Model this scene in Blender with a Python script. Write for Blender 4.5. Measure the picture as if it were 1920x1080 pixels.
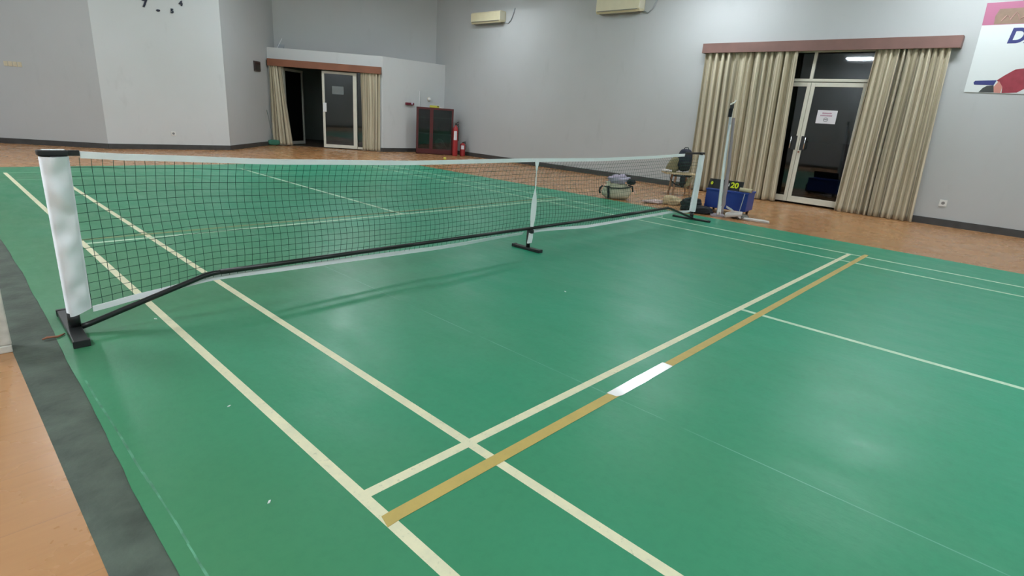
import bpy, bmesh, math, random
from mathutils import Vector, Matrix, noise
PI = math.pi
for o in list(bpy.data.objects):
    bpy.data.objects.remove(o)
S = bpy.context.scene
C = S.collection

# ------------------------------------------------------------------ camera
cam_d = bpy.data.cameras.new('camera')
cam = bpy.data.objects.new('camera', cam_d)
C.objects.link(cam)
_rv = Vector((1.1657, -0.5648, -0.6528))
cam.matrix_world = Matrix.Translation((-0.7831, -3.3174, 1.1956)) @ Matrix.Rotation(_rv.length, 4, _rv.normalized())
cam_d.sensor_width = 36
cam_d.lens = 36 * 1036.14 / 1920
cam_d.clip_start = 0.02
S.camera = cam

# ------------------------------------------------------------------ world, exposure
w = bpy.data.worlds.new('world')
S.world = w
w.use_nodes = True
w.node_tree.nodes['Background'].inputs[0].default_value = (0.02, 0.025, 0.03, 1)
w.node_tree.nodes['Background'].inputs[1].default_value = 0.3
S.view_settings.view_transform = 'Standard'
S.view_settings.look = 'None'
S.view_settings.exposure = 0.10
S.view_settings.gamma = 1.0
S.view_settings.use_curve_mapping = False

# hall lamps: (x, y, z, brightness)
LAMP_COL = (0.88, 0.95, 1.0)
LAMPS = [(8.9, 7.2, 3.92, 20), (8.9, 1.75, 3.92, 44), (8.9, -2.1, 3.92, 46), (8.9, -6.4, 3.92, 42),
         (-2.8, 7.2, 3.98, 85), (-2.8, 2.25, 3.98, 95), (-2.8, -2.1, 3.98, 70), (-2.8, -6.4, 3.98, 60),
         (5.4, 7.3, 4.4, 88), (0.4, 7.3, 4.4, 45), (3.05, -5.4, 4.3, 110)]  # this row: unseen centre lamps added to fill the back walls and mat

# ------------------------------------------------------------------ helpers
class MB:
    def __init__(s):
        s.v = []; s.f = []; s.m = []; s.cur = 0
    def add(s, vs, fs):
        b = len(s.v)
        s.v += [tuple(x) for x in vs]
        s.f += [tuple(b + i for i in f) for f in fs]
        s.m += [s.cur] * len(fs)
        return s
    def box(s, x0, y0, z0, x1, y1, z1):
        vs = [(x, y, z) for x in (x0, x1) for y in (y0, y1) for z in (z0, z1)]
        return s.add(vs, [(0, 1, 3, 2), (4, 6, 7, 5), (0, 4, 5, 1), (2, 3, 7, 6), (0, 2, 6, 4), (1, 5, 7, 3)])
    def prism(s, pts, axis, a0, a1):
        # pts: 2-D outline; axis 'z' -> (x,y), 'y' -> (x,z), 'x' -> (y,z)
        def mk(p, a):
            return (p[0], p[1], a) if axis == 'z' else ((p[0], a, p[1]) if axis == 'y' else (a, p[0], p[1]))
        n = len(pts)
        vs = [mk(p, a0) for p in pts] + [mk(p, a1) for p in pts]
        return s.add(vs, [tuple(range(n))[::-1], tuple(range(n, 2 * n))] + [(i, (i + 1) % n, n + (i + 1) % n, n + i) for i in range(n)])
    def tube(s, path, r, n=8, cap=True, flat=None):
        path = [Vector(p) for p in path]
        k = len(path)
        rr = r if isinstance(r, (list, tuple)) else [r] * k
        rings = []
        ref = None
        for i in range(k):
            d = (path[min(i + 1, k - 1)] - path[max(i - 1, 0)]).normalized()
            if ref is None:
                ref = Vector((0, 0, 1)) if abs(d.z) < 0.9 else Vector((1, 0, 0))
            a = d.cross(ref)
            if a.length < 1e-5:
                a = d.cross(Vector((0.3, 1, 0.2)))
            a.normalize()
            b = a.cross(d).normalized()
            ref = b
            fl = flat if flat else 1
            rings.append([path[i] + a * (rr[i] * math.cos(2 * PI * j / n)) + b * (rr[i] * fl * math.sin(2 * PI * j / n)) for j in range(n)])
        vs = [q for g in rings for q in g]
        fs = [(i * n + j, i * n + (j + 1) % n, (i + 1) * n + (j + 1) % n, (i + 1) * n + j) for i in range(k - 1) for j in range(n)]
        if cap:
            fs += [tuple(range(n))[::-1], tuple(range((k - 1) * n, k * n))]
        return s.add(vs, fs)
    def ribbon(s, path, widths, th=0.004, side=None):
        # flat strap: path points, width vectors
        path = [Vector(p) for p in path]
        k = len(path)
        vs = []
        for i in range(k):
            d = (path[min(i + 1, k - 1)] - path[max(i - 1, 0)]).normalized()
            wv = Vector(widths[i]) if isinstance(widths, list) else Vector(widths)
            nn = d.cross(wv)
            nn = nn.normalized() * th / 2 if nn.length > 1e-6 else Vector((0, 0, th / 2))
            vs += [path[i] - wv / 2 - nn, path[i] + wv / 2 - nn, path[i] + wv / 2 + nn, path[i] - wv / 2 + nn]
        fs = [(i * 4 + j, i * 4 + (j + 1) % 4, i * 4 + 4 + (j + 1) % 4, i * 4 + 4 + j) for i in range(k - 1) for j in range(4)]
        fs += [(3, 2, 1, 0), (k * 4 - 4, k * 4 - 3, k * 4 - 2, k * 4 - 1)]
        return s.add(vs, fs)
    def lathe(s, prof, c=(0, 0, 0), n=24, axis='z'):
        vs = []
        for r, h in prof:
            for j in range(n):
                a = 2 * PI * j / n
                p = (r * math.cos(a), r * math.sin(a), h)
                if axis == 'y': p = (p[0], p[2], p[1])
                if axis == 'x': p = (p[2], p[0], p[1])
                vs.append((c[0] + p[0], c[1] + p[1], c[2] + p[2]))
        k = len(prof)
        fs = [(i * n + j, i * n + (j + 1) % n, (i + 1) * n + (j + 1) % n, (i + 1) * n + j) for i in range(k - 1) for j in range(n)]
        fs += [tuple(range(n))[::-1], tuple(range((k - 1) * n, k * n))]
        return s.add(vs, fs)
    def blob(s, c, r, sq=2.0, nz=0.12, fr=3.0, seed=0, fn=None, nu=36, nv=22, flatb=True):
        # soft bag-like lump: superellipsoid with creases
        c = Vector(c)
        vs = []
        def pw(a): return math.copysign(abs(a) ** (2.0 / sq), a)
        for i in range(nv + 1):
            ph = -PI / 2 + PI * i / nv
            for j in range(nu):
                th = 2 * PI * j / nu
                p = Vector((pw(math.cos(ph)) * pw(math.cos(th)) * r[0], pw(math.cos(ph)) * pw(math.sin(th)) * r[1], pw(math.sin(ph)) * r[2]))
                q = Vector((p.x / r[0], p.y / r[1], p.z / r[2]))
                d = noise.noise(q * fr + Vector((seed, seed * .7, 0))) * nz + noise.noise(q * fr * 2.7 + Vector((seed, 3, 0))) * nz * .4
                p *= 1 + d
                if fn: p = fn(p)
                p += c
                if flatb and p.z < 0.003: p.z = 0.003
                vs.append(p)
        fs = [(i * nu + j, i * nu + (j + 1) % nu, (i + 1) * nu + (j + 1) % nu, (i + 1) * nu + j) for i in range(nv) for j in range(nu)]
        return s.add(vs, fs)
    def build(s, name, mats, parent=None, smooth=False, bevel=0, uv=None):
        me = bpy.data.meshes.new(name)
        me.from_pydata(s.v, [], s.f)
        mats = mats if isinstance(mats, (list, tuple)) else [mats]
        for m in mats: me.materials.append(m)
        for p, i in zip(me.polygons, s.m):
            p.material_index = i
            p.use_smooth = smooth
        bm = bmesh.new(); bm.from_mesh(me)
        bmesh.ops.recalc_face_normals(bm, faces=bm.faces)
        bm.to_mesh(me); bm.free()
        if uv:
            l = me.uv_layers.new(name='UVMap')
            for lp in me.loops: l.data[lp.index].uv = uv[lp.vertex_index]
        o = bpy.data.objects.new(name, me)
        C.objects.link(o)
        if parent is not None: o.parent = parent
        if bevel:
            b = o.modifiers.new('bevel', 'BEVEL'); b.width = bevel; b.segments = 2; b.limit_method = 'ANGLE'
        if smooth and bevel == 0:
            pass
        return o

def tag(o, label, cat, group=None, kind=None):
    if label: o['label'] = label
    if cat: o['category'] = cat
    if group: o['group'] = group
    if kind: o['kind'] = kind
    return o
def thing(name, label, cat, loc=(0, 0, 0), rz=0, group=None, kind=None):
    o = bpy.data.objects.new(name, None); C.objects.link(o)
    o.empty_display_size = 0.1
    o.location = loc; o.rotation_euler = (0, 0, rz)
    return tag(o, label, cat, group, kind)
def struct(name, mb, mat, parent=None, **k):
    o = mb.build(name, mat, parent, **k)
    if parent is None: o['kind'] = 'structure'
    return o
def copy_tree(o, parent=None):
    c = o.copy(); C.objects.link(c)
    if parent is not None: c.parent = parent
    for ch in list(o.children): copy_tree(ch, c)
    return c
def text_mesh(name, txt, size, mat, parent=None, ext=0.002, shear=0.0, bold=0.0, align='CENTER'):
    cu = bpy.data.curves.new(name, 'FONT')
    cu.body = txt; cu.size = size; cu.extrude = ext; cu.shear = shear; cu.offset = bold
    cu.align_x = align; cu.align_y = 'CENTER'
    t = bpy.data.objects.new(name + '_tmp', cu); C.objects.link(t)
    dg = bpy.context.evaluated_depsgraph_get(); dg.update()
    me = bpy.data.meshes.new_from_object(t.evaluated_get(dg))
    bpy.data.objects.remove(t)
    me.name = name
    me.transform(Matrix.Rotation(PI / 2, 4, 'X'))      # upright, facing -y
    me.materials.clear(); me.materials.append(mat)
    o = bpy.data.objects.new(name, me); C.objects.link(o)
    if parent is not None: o.parent = parent
    return o

# ------------------------------------------------------------------ materials
def mat(name, col, rough=0.6, metal=0.0, spec=0.5, emit=None, est=0, noise_amt=0.0, nscale=8.0, bump=0.0, bscale=40.0, alpha=1, coat=0):
    m = bpy.data.materials.new(name); m.use_nodes = True
    nt = m.node_tree; b = nt.nodes['Principled BSDF']
    b.inputs['Base Color'].default_value = (*col, 1)
    b.inputs['Roughness'].default_value = rough
    b.inputs['Metallic'].default_value = metal
    b.inputs['Specular IOR Level'].default_value = spec
    b.inputs['Coat Weight'].default_value = coat
    if emit:
        b.inputs['Emission Color'].default_value = (*emit, 1)
        b.inputs['Emission Strength'].default_value = est
    tc = nt.nodes.new('ShaderNodeTexCoord')
    if noise_amt > 0:
        n = nt.nodes.new('ShaderNodeTexNoise'); n.inputs['Scale'].default_value = nscale; n.inputs['Detail'].default_value = 5
        nt.links.new(tc.outputs['Object'], n.inputs['Vector'])
        r = nt.nodes.new('ShaderNodeMapRange')
        r.inputs['From Min'].default_value = 0.3; r.inputs['From Max'].default_value = 0.7
        r.inputs['To Min'].default_value = 1 - noise_amt; r.inputs['To Max'].default_value = 1 + noise_amt
        nt.links.new(n.outputs['Fac'], r.inputs['Value'])
        mx = nt.nodes.new('ShaderNodeVectorMath'); mx.operation = 'SCALE'
        mx.inputs[0].default_value = col
        nt.links.new(r.outputs['Result'], mx.inputs['Scale'])
        nt.links.new(mx.outputs['Vector'], b.inputs['Base Color'])
    if bump > 0:
        n2 = nt.nodes.new('ShaderNodeTexNoise'); n2.inputs['Scale'].default_value = bscale; n2.inputs['Detail'].default_value = 4
        nt.links.new(tc.outputs['Object'], n2.inputs['Vector'])
        bp = nt.nodes.new('ShaderNodeBump'); bp.inputs['Strength'].default_value = bump; bp.inputs['Distance'].default_value = 0.01
        nt.links.new(n2.outputs['Fac'], bp.inputs['Height'])
        nt.links.new(bp.outputs['Normal'], b.inputs['Normal'])
    return m
class NT:
    def __init__(s, m): s.t = m.node_tree; s.b = s.t.nodes['Principled BSDF']
    def n(s, ty, **k):
        x = s.t.nodes.new(ty)
        for a, v in k.items(): setattr(x, a, v)
        return x
    def l(s, a, b): s.t.links.new(a, b)
    def noise(s, vec, scale, detail=4, rough=0.5):
        n = s.n('ShaderNodeTexNoise'); n.inputs['Scale'].default_value = scale; n.inputs['Detail'].default_value = detail; n.inputs['Roughness'].default_value = rough
        s.l(vec, n.inputs['Vector']); return n.outputs['Fac']
    def mapping(s, vec, scale=(1, 1, 1), rot=(0, 0, 0), loc=(0, 0, 0)):
        n = s.n('ShaderNodeMapping'); n.inputs['Scale'].default_value = scale; n.inputs['Rotation'].default_value = rot; n.inputs['Location'].default_value = loc
        s.l(vec, n.inputs['Vector']); return n.outputs['Vector']
    def ramp(s, fac, stops):
        r = s.n('ShaderNodeValToRGB')
        e = r.color_ramp.elements
        while len(e) < len(stops): e.new(0.5)
        for q, (p, c) in zip(e, stops):
            q.position = p; q.color = (*c, 1) if len(c) == 3 else c
        s.l(fac, r.inputs['Fac']); return r.outputs['Color']
    def mix(s, fac, a, b, mode='MIX'):
        n = s.n('ShaderNodeMix', data_type='RGBA', blend_type=mode)
        if isinstance(fac, (int, float)): n.inputs['Factor'].default_value = fac
        else: s.l(fac, n.inputs['Factor'])
        for v, i in ((a, 6), (b, 7)):
            if isinstance(v, tuple): n.inputs[i].default_value = (*v, 1)
            else: s.l(v, n.inputs[i])
        return n.outputs[2]
    def rng(s, v, a, b, c, d):
        n = s.n('ShaderNodeMapRange')
        for i, x in zip(('From Min', 'From Max', 'To Min', 'To Max'), (a, b, c, d)): n.inputs[i].default_value = x
        s.l(v, n.inputs['Value']); return n.outputs['Result']
    def bump(s, h, st, dist=0.005):
        n = s.n('ShaderNodeBump'); n.inputs['Strength'].default_value = st; n.inputs['Distance'].default_value = dist
        s.l(h, n.inputs['Height']); s.l(n.outputs['Normal'], s.b.inputs['Normal'])

def wall_paint(name='painted_wall', k=1.0):
    m = mat(name, (0.46, 0.49, 0.50), 0.55, spec=0.35)
    q = NT(m); tc = q.n('ShaderNodeTexCoord')
    v = tc.outputs['Object']
    n1 = q.noise(v, 0.55, 4); n2 = q.noise(q.mapping(v, (3, 3, 1.2)), 1.4, 6, 0.6)
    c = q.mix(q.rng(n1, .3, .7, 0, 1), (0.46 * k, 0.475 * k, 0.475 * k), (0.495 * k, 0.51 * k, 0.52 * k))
    sm = q.rng(n2, .60, .78, 0, .22)
    c = q.mix(sm, c, (0.34, 0.36, 0.36))
    q.l(c, q.b.inputs['Base Color'])
    q.bump(q.noise(v, 60, 3), 0.06)
    return m
def mat_court():
    m = mat('court_vinyl', (0.05, 0.27, 0.16), 0.4)
    q = NT(m); tc = q.n('ShaderNodeTexCoord'); v = tc.outputs['Object']
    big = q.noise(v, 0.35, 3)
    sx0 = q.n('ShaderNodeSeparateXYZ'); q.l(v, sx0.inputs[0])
    ad = q.n('ShaderNodeMath', operation='ADD'); q.l(q.rng(big, .3, .7, -.35, .35), ad.inputs[0]); q.l(q.rng(sx0.outputs[0], -.5, 2.6, 0, 1), ad.inputs[1]); ad.use_clamp = True  # left-to-right light difference painted into the mat colour, broken up by noise
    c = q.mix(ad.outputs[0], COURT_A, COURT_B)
    # foot-worn dusty patches
    d = q.noise(q.mapping(v, (1.0, 0.6, 1)), 1.1, 6, 0.65)
    c = q.mix(q.rng(d, .50, .75, 0, .26), c, (0.12, 0.33, 0.22))
    # fine grime
    g = q.noise(v, 26, 6, 0.7)
    c = q.mix(q.rng(g, .45, .75, 0, .16), c, (0.02, 0.12, 0.07))
    # seams of the mat strips, running along the court
    sx = q.n('ShaderNodeSeparateXYZ'); q.l(v, sx.inputs[0])
    a = q.n('ShaderNodeMath', operation='ADD'); q.l(sx.outputs[0], a.inputs[0]); a.inputs[1].default_value = 0.57 + 18.0
    md = q.n('ShaderNodeMath', operation='MODULO'); q.l(a.outputs[0], md.inputs[0]); md.inputs[1].default_value = 1.8
    lt = q.n('ShaderNodeMath', operation='LESS_THAN'); q.l(md.outputs[0], lt.inputs[0]); lt.inputs[1].default_value = 0.006
    br = q.noise(q.mapping(v, (1, 1, 1), loc=(3, 0, 0)), 1.3, 5, 0.6)
    f = q.n('ShaderNodeMath', operation='MULTIPLY'); q.l(lt.outputs[0], f.inputs[0]); q.l(q.rng(br, .48, .62, 0.0, .6), f.inputs[1])
    c = q.mix(f.outputs[0], c, (0.22, 0.46, 0.36))
    q.l(c, q.b.inputs['Base Color'])
    rn = q.noise(q.mapping(v, (2.2, 1.0, 1)), 2.0, 7, 0.68)
    q.l(q.rng(rn, .3, .7, 0.30, 0.46), q.b.inputs['Roughness'])
    q.b.inputs['Specular IOR Level'].default_value = 0.30
    q.bump(q.noise(q.mapping(v, (1.0, 0.55, 1)), 5.0, 6, 0.6), 0.35, 0.01)
    return m
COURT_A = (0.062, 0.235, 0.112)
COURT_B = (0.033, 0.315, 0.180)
def mat_floor():
    m = mat('wood_floor', (0.4, 0.2, 0.1), 0.3)
    q = NT(m); tc = q.n('ShaderNodeTexCoord'); v = tc.outputs['Object']
    br = q.n('ShaderNodeTexBrick')
    br.inputs['Scale'].default_value = 1.0
    br.inputs['Brick Width'].default_value = 1.2; br.inputs['Row Height'].default_value = 0.30
    br.inputs['Mortar Size'].default_value = 0.0018; br.inputs['Mortar Smooth'].default_value = 0.2
    br.inputs['Color1'].default_value = (0.45, 0.225, 0.095, 1); br.inputs['Color2'].default_value = (0.43, 0.213, 0.09, 1)
    br.inputs['Mortar'].default_value = (0.36, 0.18, 0.09, 1)
    q.l(v, br.inputs['Vector'])
    gr = q.noise(q.mapping(v, (0.8, 9, 1), rot=(0, 0, 0.12)), 5.0, 7, 0.62)
    c = q.mix(q.rng(gr, .40, .66, 0, .28), br.outputs['Color'], (0.52, 0.28, 0.12))
    gr2 = q.noise(q.mapping(v, (0.6, 14, 1), rot=(0, 0, 0.12), loc=(5, 2, 0)), 4.0, 5, 0.6)
    c = q.mix(q.rng(gr2, .52, .72, 0, .16), c, (0.30, 0.14, 0.08))
    q.l(c, q.b.inputs['Base Color'])
    q.l(q.rng(q.noise(v, 3, 5), .3, .7, .20, .34), q.b.inputs['Roughness'])
    q.bump(q.noise(v, 4, 3), 0.03, 0.01)
    return m
def mat_line(name, a, b, wear):
    m = mat(name, a, 0.5)
    q = NT(m); v = q.n('ShaderNodeTexCoord').outputs['Object']
    n = q.noise(v, 9, 7, 0.7)
    c = q.mix(q.rng(n, .35, .65, 0, 1), a, b)
    n2 = q.noise(v, 38, 5, 0.7)
    c = q.mix(q.rng(n2, .58, .74, 0, wear), c, (0.22, 0.28, 0.17))
    q.l(c, q.b.inputs['Base Color'])
    return m
def mat_curtain():
    m = mat('striped_curtain', (0.4, 0.36, 0.26), 0.85, spec=0.2)
    q = NT(m); v = q.n('ShaderNodeUVMap'); v.uv_map = 'UVMap'; v = v.outputs['UV']
    n1 = q.noise(q.mapping(v, (8.5, 0.10, 1)), 1.0, 4, 0.6)
    c = q.ramp(n1, [(0.36, (0.18, 0.155, 0.105)), (0.46, (0.48, 0.42, 0.30)), (0.53, (0.70, 0.64, 0.49)), (0.60, (0.40, 0.355, 0.26)), (0.68, (0.20, 0.18, 0.13))])
    n2 = q.noise(q.mapping(v, (70, 0.3, 1)), 1.0, 3)
    c = q.mix(q.rng(n2, .4, .65, 0, .22), c, (0.20, 0.17, 0.12))
    q.l(c, q.b.inputs['Base Color'])
    q.b.inputs['Sheen Weight'].default_value = 0.2
    # light passes a little through the cloth
    return m
def mat_glass_dark():
    m = bpy.data.materials.new('tinted_glass'); m.use_nodes = True
    nt = m.node_tree; nt.nodes.remove(nt.nodes['Principled BSDF'])
    o = nt.nodes['Material Output']
    tr = nt.nodes.new('ShaderNodeBsdfTransparent'); tr.inputs[0].default_value = (0.55, 0.60, 0.58, 1)
    gl = nt.nodes.new('ShaderNodeBsdfGlossy'); gl.inputs['Roughness'].default_value = 0.03; gl.inputs[0].default_value = (0.95, 0.95, 1, 1)
    fr = nt.nodes.new('ShaderNodeFresnel'); fr.inputs['IOR'].default_value = 1.6
    mx = nt.nodes.new('ShaderNodeMixShader')
    nt.links.new(fr.outputs[0], mx.inputs[0]); nt.links.new(tr.outputs[0], mx.inputs[1]); nt.links.new(gl.outputs[0], mx.inputs[2])
    nt.links.new(mx.outputs[0], o.inputs[0])
    return m

M = {}
M['wall'] = wall_paint()
M['wall_light'] = wall_paint('lighter_wall', 1.28)  # same wall colours scaled lighter, for the back and doorway walls
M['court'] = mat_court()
M['floor'] = mat_floor()
M['ceil'] = mat('ceiling_board', (0.72, 0.73, 0.74), 0.8, noise_amt=.03)
M['base'] = mat('skirting_tile', (0.055, 0.055, 0.055), 0.45, noise_amt=.2)
M['line'] = mat_line('court_line_cream', (0.82, 0.76, 0.52), (0.70, 0.67, 0.47), .5)
M['line2'] = mat_line('court_line_white', (0.58, 0.74, 0.56), (0.42, 0.62, 0.44), .6)
M['line3'] = mat_line('court_line_faded', (0.22, 0.47, 0.30), (0.14, 0.36, 0.22), .5)
M['tape'] = mat_line('yellow_tape', (0.56, 0.41, 0.12), (0.49, 0.36, 0.11), .12)
M['tape_far'] = mat_line('faded_tape', (0.26, 0.30, 0.12), (0.18, 0.28, 0.13), .3)
M['clear_tape'] = mat('shiny_clear_tape', (0.78, 0.76, 0.74), 0.16, coat=1, spec=1.0, bump=.1, bscale=14)
M['under'] = mat('worn_underlay', (0.07, 0.09, 0.07), 0.7, noise_amt=.35, nscale=7, bump=.3)
M['scuff'] = mat('scuffed_vinyl_edge', (0.10, 0.29, 0.18), 0.6, noise_amt=.4, nscale=14)
M['black'] = mat('black_steel', (0.012, 0.014, 0.014), 0.35)
M['blackp'] = mat('black_plastic', (0.02, 0.02, 0.022), 0.4)
M['cord'] = mat('net_cord', (0.012, 0.065, 0.045), 0.8)
M['vinyl'] = mat('white_vinyl', (0.88, 0.90, 0.91), 0.45, noise_amt=.04, nscale=5)
M['crease'] = mat('creased_white_vinyl', (0.82, 0.84, 0.87), 0.5, noise_amt=.06, nscale=6, bump=.5, bscale=9)
M['curtain'] = mat_curtain()
M['pelmet'] = mat('red_brown_wood', (0.20, 0.108, 0.092), 0.5, noise_amt=.12, nscale=3)
M['pelmet2'] = mat('brown_wood', (0.24, 0.085, 0.04), 0.5, noise_amt=.15, nscale=3)
M['alu'] = mat('cream_aluminium', (0.66, 0.64, 0.55), 0.45, noise_amt=.04)
M['glass'] = mat_glass_dark()
M['chrome'] = mat('chrome', (0.7, 0.7, 0.72), 0.2, metal=1)
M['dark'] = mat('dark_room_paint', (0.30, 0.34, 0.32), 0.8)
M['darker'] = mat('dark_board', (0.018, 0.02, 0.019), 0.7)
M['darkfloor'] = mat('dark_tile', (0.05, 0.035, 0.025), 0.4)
M['paper'] = mat('paper', (0.72, 0.70, 0.74), 0.7)
M['ink'] = mat('pink_ink', (0.42, 0.18, 0.28), 0.7)
M['ink2'] = mat('grey_ink', (0.14, 0.13, 0.15), 0.7)
M['lamp'] = mat('lamp_diffuser', (0.9, 0.9, 0.9), 0.5)
M['white'] = mat('white_enamel', (0.78, 0.79, 0.8), 0.4)
M['plate'] = mat('cream_plastic', (0.62, 0.55, 0.40), 0.4)
M['socket'] = mat('white_plastic', (0.75, 0.75, 0.73), 0.35)
M['ac'] = mat('yellowed_plastic', (0.68, 0.62, 0.42), 0.4, noise_amt=.03)
M['acgrille'] = mat('vent_grille', (0.20, 0.19, 0.16), 0.5)
M['pipe'] = mat('painted_pipe', (0.36, 0.39, 0.42), 0.5)
M['num'] = mat('dark_blue_foam', (0.012, 0.014, 0.035), 0.5)
M['red'] = mat('fire_red', (0.34, 0.025, 0.028), 0.35)
M['redd'] = mat('dark_red_paint', (0.085, 0.012, 0.014), 0.4)
M['hose'] = mat('grey_hose', (0.16, 0.15, 0.13), 0.8, noise_amt=.2)
M['yellow'] = mat('yellow_plastic', (0.52, 0.50, 0.06), 0.5)
M['ball'] = mat('yellow_ball', (0.70, 0.62, 0.10), 0.6)
M['brush'] = mat('green_bristles', (0.04, 0.18, 0.12), 0.8)
M['blue'] = mat('blue_crate_plastic', (0.012, 0.045, 0.27), 0.4, noise_amt=.1)
M['wood'] = mat('tan_wood', (0.34, 0.19, 0.11), 0.5, noise_amt=.15)
M['creamc'] = mat('cream_canvas', (0.50, 0.48, 0.36), 0.85, noise_amt=.12, nscale=9)
M['khaki'] = mat('khaki_cloth', (0.26, 0.23, 0.13), 0.9, noise_amt=.15)
M['tan'] = mat('tan_cloth', (0.58, 0.46, 0.28), 0.9, noise_amt=.1)
M['pink'] = mat('pale_pink_cloth', (0.62, 0.48, 0.46), 0.9, noise_amt=.08)
M['lilac'] = mat('lilac_towel', (0.50, 0.44, 0.56), 0.95, noise_amt=.1)
M['blackc'] = mat('black_fabric', (0.012, 0.014, 0.018), 0.85, noise_amt=.3)
M['navyc'] = mat('navy_black_fabric', (0.012, 0.016, 0.032), 0.7)
M['postm'] = mat('pale_blue_paint', (0.50, 0.56, 0.60), 0.4)
M['mauve'] = mat('mauve_webbing', (0.33, 0.28, 0.30), 0.8, noise_amt=.08)
M['webw'] = mat('white_webbing', (0.66, 0.62, 0.60), 0.8, noise_amt=.06)
M['yel'] = mat('scoreboard_yellow', (0.80, 0.85, 0.02), 0.5)
M['wtxt'] = mat('scoreboard_white', (0.8, 0.8, 0.8), 0.5)
M['rollc'] = mat('cream_roll', (0.60, 0.52, 0.33), 0.7)
M['ban'] = mat('banner_vinyl', (0.68, 0.72, 0.72), 0.5)
M['banpink'] = mat('banner_pink', (0.42, 0.13, 0.23), 0.5)
M['bangold'] = mat('banner_gold', (0.26, 0.17, 0.12), 0.5, noise_amt=.15, nscale=12)
M['banpat'] = mat('banner_light_pink', (0.50, 0.30, 0.26), 0.5)
M['bannavy'] = mat('banner_navy', (0.035, 0.045, 0.19), 0.5)
M['bandark'] = mat('banner_dark_grey', (0.05, 0.055, 0.055), 0.5)
M['banskin'] = mat('banner_peach', (0.55, 0.24, 0.20), 0.5)
M['banred'] = mat('banner_red', (0.30, 0.035, 0.055), 0.5, noise_amt=.2, nscale=9)
M['oldwhite'] = mat('worn_white_paint', (0.62, 0.60, 0.54), 0.6, noise_amt=.12, nscale=25)
M['rust'] = mat('red_brown_stain', (0.28, 0.11, 0.06), 0.7)
M['feather'] = mat('white_feather', (0.7, 0.74, 0.7), 0.7)

# ------------------------------------------------------------------ room shell
CEIL = 4.8
TH = 0.14
FZ = -0.006
XR = 10.15; XL = -4.05; YR = -8.2
def slab(A, B, z0, z1, th=TH, holes=()):
    # vertical slab from A to B (room on the right-hand side when walking A->B); holes: (s0, s1, h0, h1)
    A = Vector((A[0], A[1], 0)); B = Vector((B[0], B[1], 0))
    t = (B - A); L = t.length; t.normalize(); out = Vector((-t.y, t.x, 0))
    mb = MB()
    def piece(s0, s1, h0, h1):
        if s1 - s0 < 1e-4 or h1 - h0 < 1e-4: return
        vs = []
        for s in (s0, s1):
            for o in (0, th):
                for h in (h0, h1):
                    p = A + t * s + out * o; vs.append((p.x, p.y, h))
        mb.add(vs, [(0, 1, 3, 2), (4, 6, 7, 5), (0, 4, 5, 1), (2, 3, 7, 6), (0, 2, 6, 4), (1, 5, 7, 3)])
    s = 0
    for (a, b, h0, h1) in sorted(holes):
        piece(s, a, z0, z1); piece(a, b, z0, h0); piece(a, b, h1, z1); s = b
    piece(s, L, z0, z1)
    return mb
struct('floor', MB().box(-5.5, -9.5, -0.15, 16, 17, FZ), M['floor'])
struct('ceiling', MB().box(-5.5, -9.5, CEIL, 11, 14, CEIL + .15), M['ceil'])
# outline walked clockwise (room on the right-hand side): left, back bays, right, rear
P_flL = (0.25, 11.70); P_ck0 = (1.95, 10.40); P_ck1 = (4.22, 10.22); P_A = (5.90, 11.84); P_B = (8.09, 9.92)
P_AU = (6.25, 12.18)
DW = math.atan2(P_B[1] - P_A[1], P_B[0] - P_A[0])
walls = [('left', (XL, YR), (XL, 9.9)), ('back_far_left', (XL, 9.9), (-1.9, 9.9)), ('back_left', (-1.9, 9.9), P_flL),
         ('back_left_flank', P_flL, P_ck0), ('back', P_ck0, P_ck1)]
for n, a, b in walls:
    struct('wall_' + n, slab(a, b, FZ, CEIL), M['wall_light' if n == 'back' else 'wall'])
    s = slab(a, b, FZ, 0.095, th=-0.014)
    struct('baseboard_' + n, s, M['base'])
struct('wall_back_right_flank', slab(P_ck1, P_AU, FZ, CEIL), M['wall'])
struct('baseboard_back_right_flank', slab(P_ck1, P_A, FZ, .095, th=-.014), M['base'])
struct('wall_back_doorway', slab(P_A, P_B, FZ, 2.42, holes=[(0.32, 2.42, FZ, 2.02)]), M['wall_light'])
struct('baseboard_back_doorway', slab((P_B[0] - .045 * 1, P_B[1] + .04), P_B, FZ, .095, th=-.014), M['base'])
P_C = (XR, 9.86)
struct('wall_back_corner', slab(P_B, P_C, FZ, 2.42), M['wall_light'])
struct('baseboard_back_corner', slab(P_B, P_C, FZ, .095, th=-.014), M['base'])
struct('wall_back_upper', slab(P_AU, (XR + .1, 10.25), 2.3, CEIL), M['wall'])
struct('trim_1', MB().prism([(5.95, 11.9), (8.12, 9.98), (XR, 9.92), (XR, 10.3), P_AU], 'z', 2.34, 2.416), M['wall'])
struct('wall_right', slab((XR, 10.4), (XR, YR), FZ, CEIL, holes=[(10.4 - .92, 10.4 + .92, FZ, 2.62)]), M['wall'])
struct('baseboard_right', slab((XR, 9.86), (XR, .94), FZ, .10, th=-.014), M['base'])
struct('baseboard_right_near', slab((XR, -.94), (XR, YR), FZ, .10, th=-.014), M['base'])
struct('wall_rear', slab((XR, YR), (XL, YR), FZ, CEIL), M['wall'])

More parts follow.
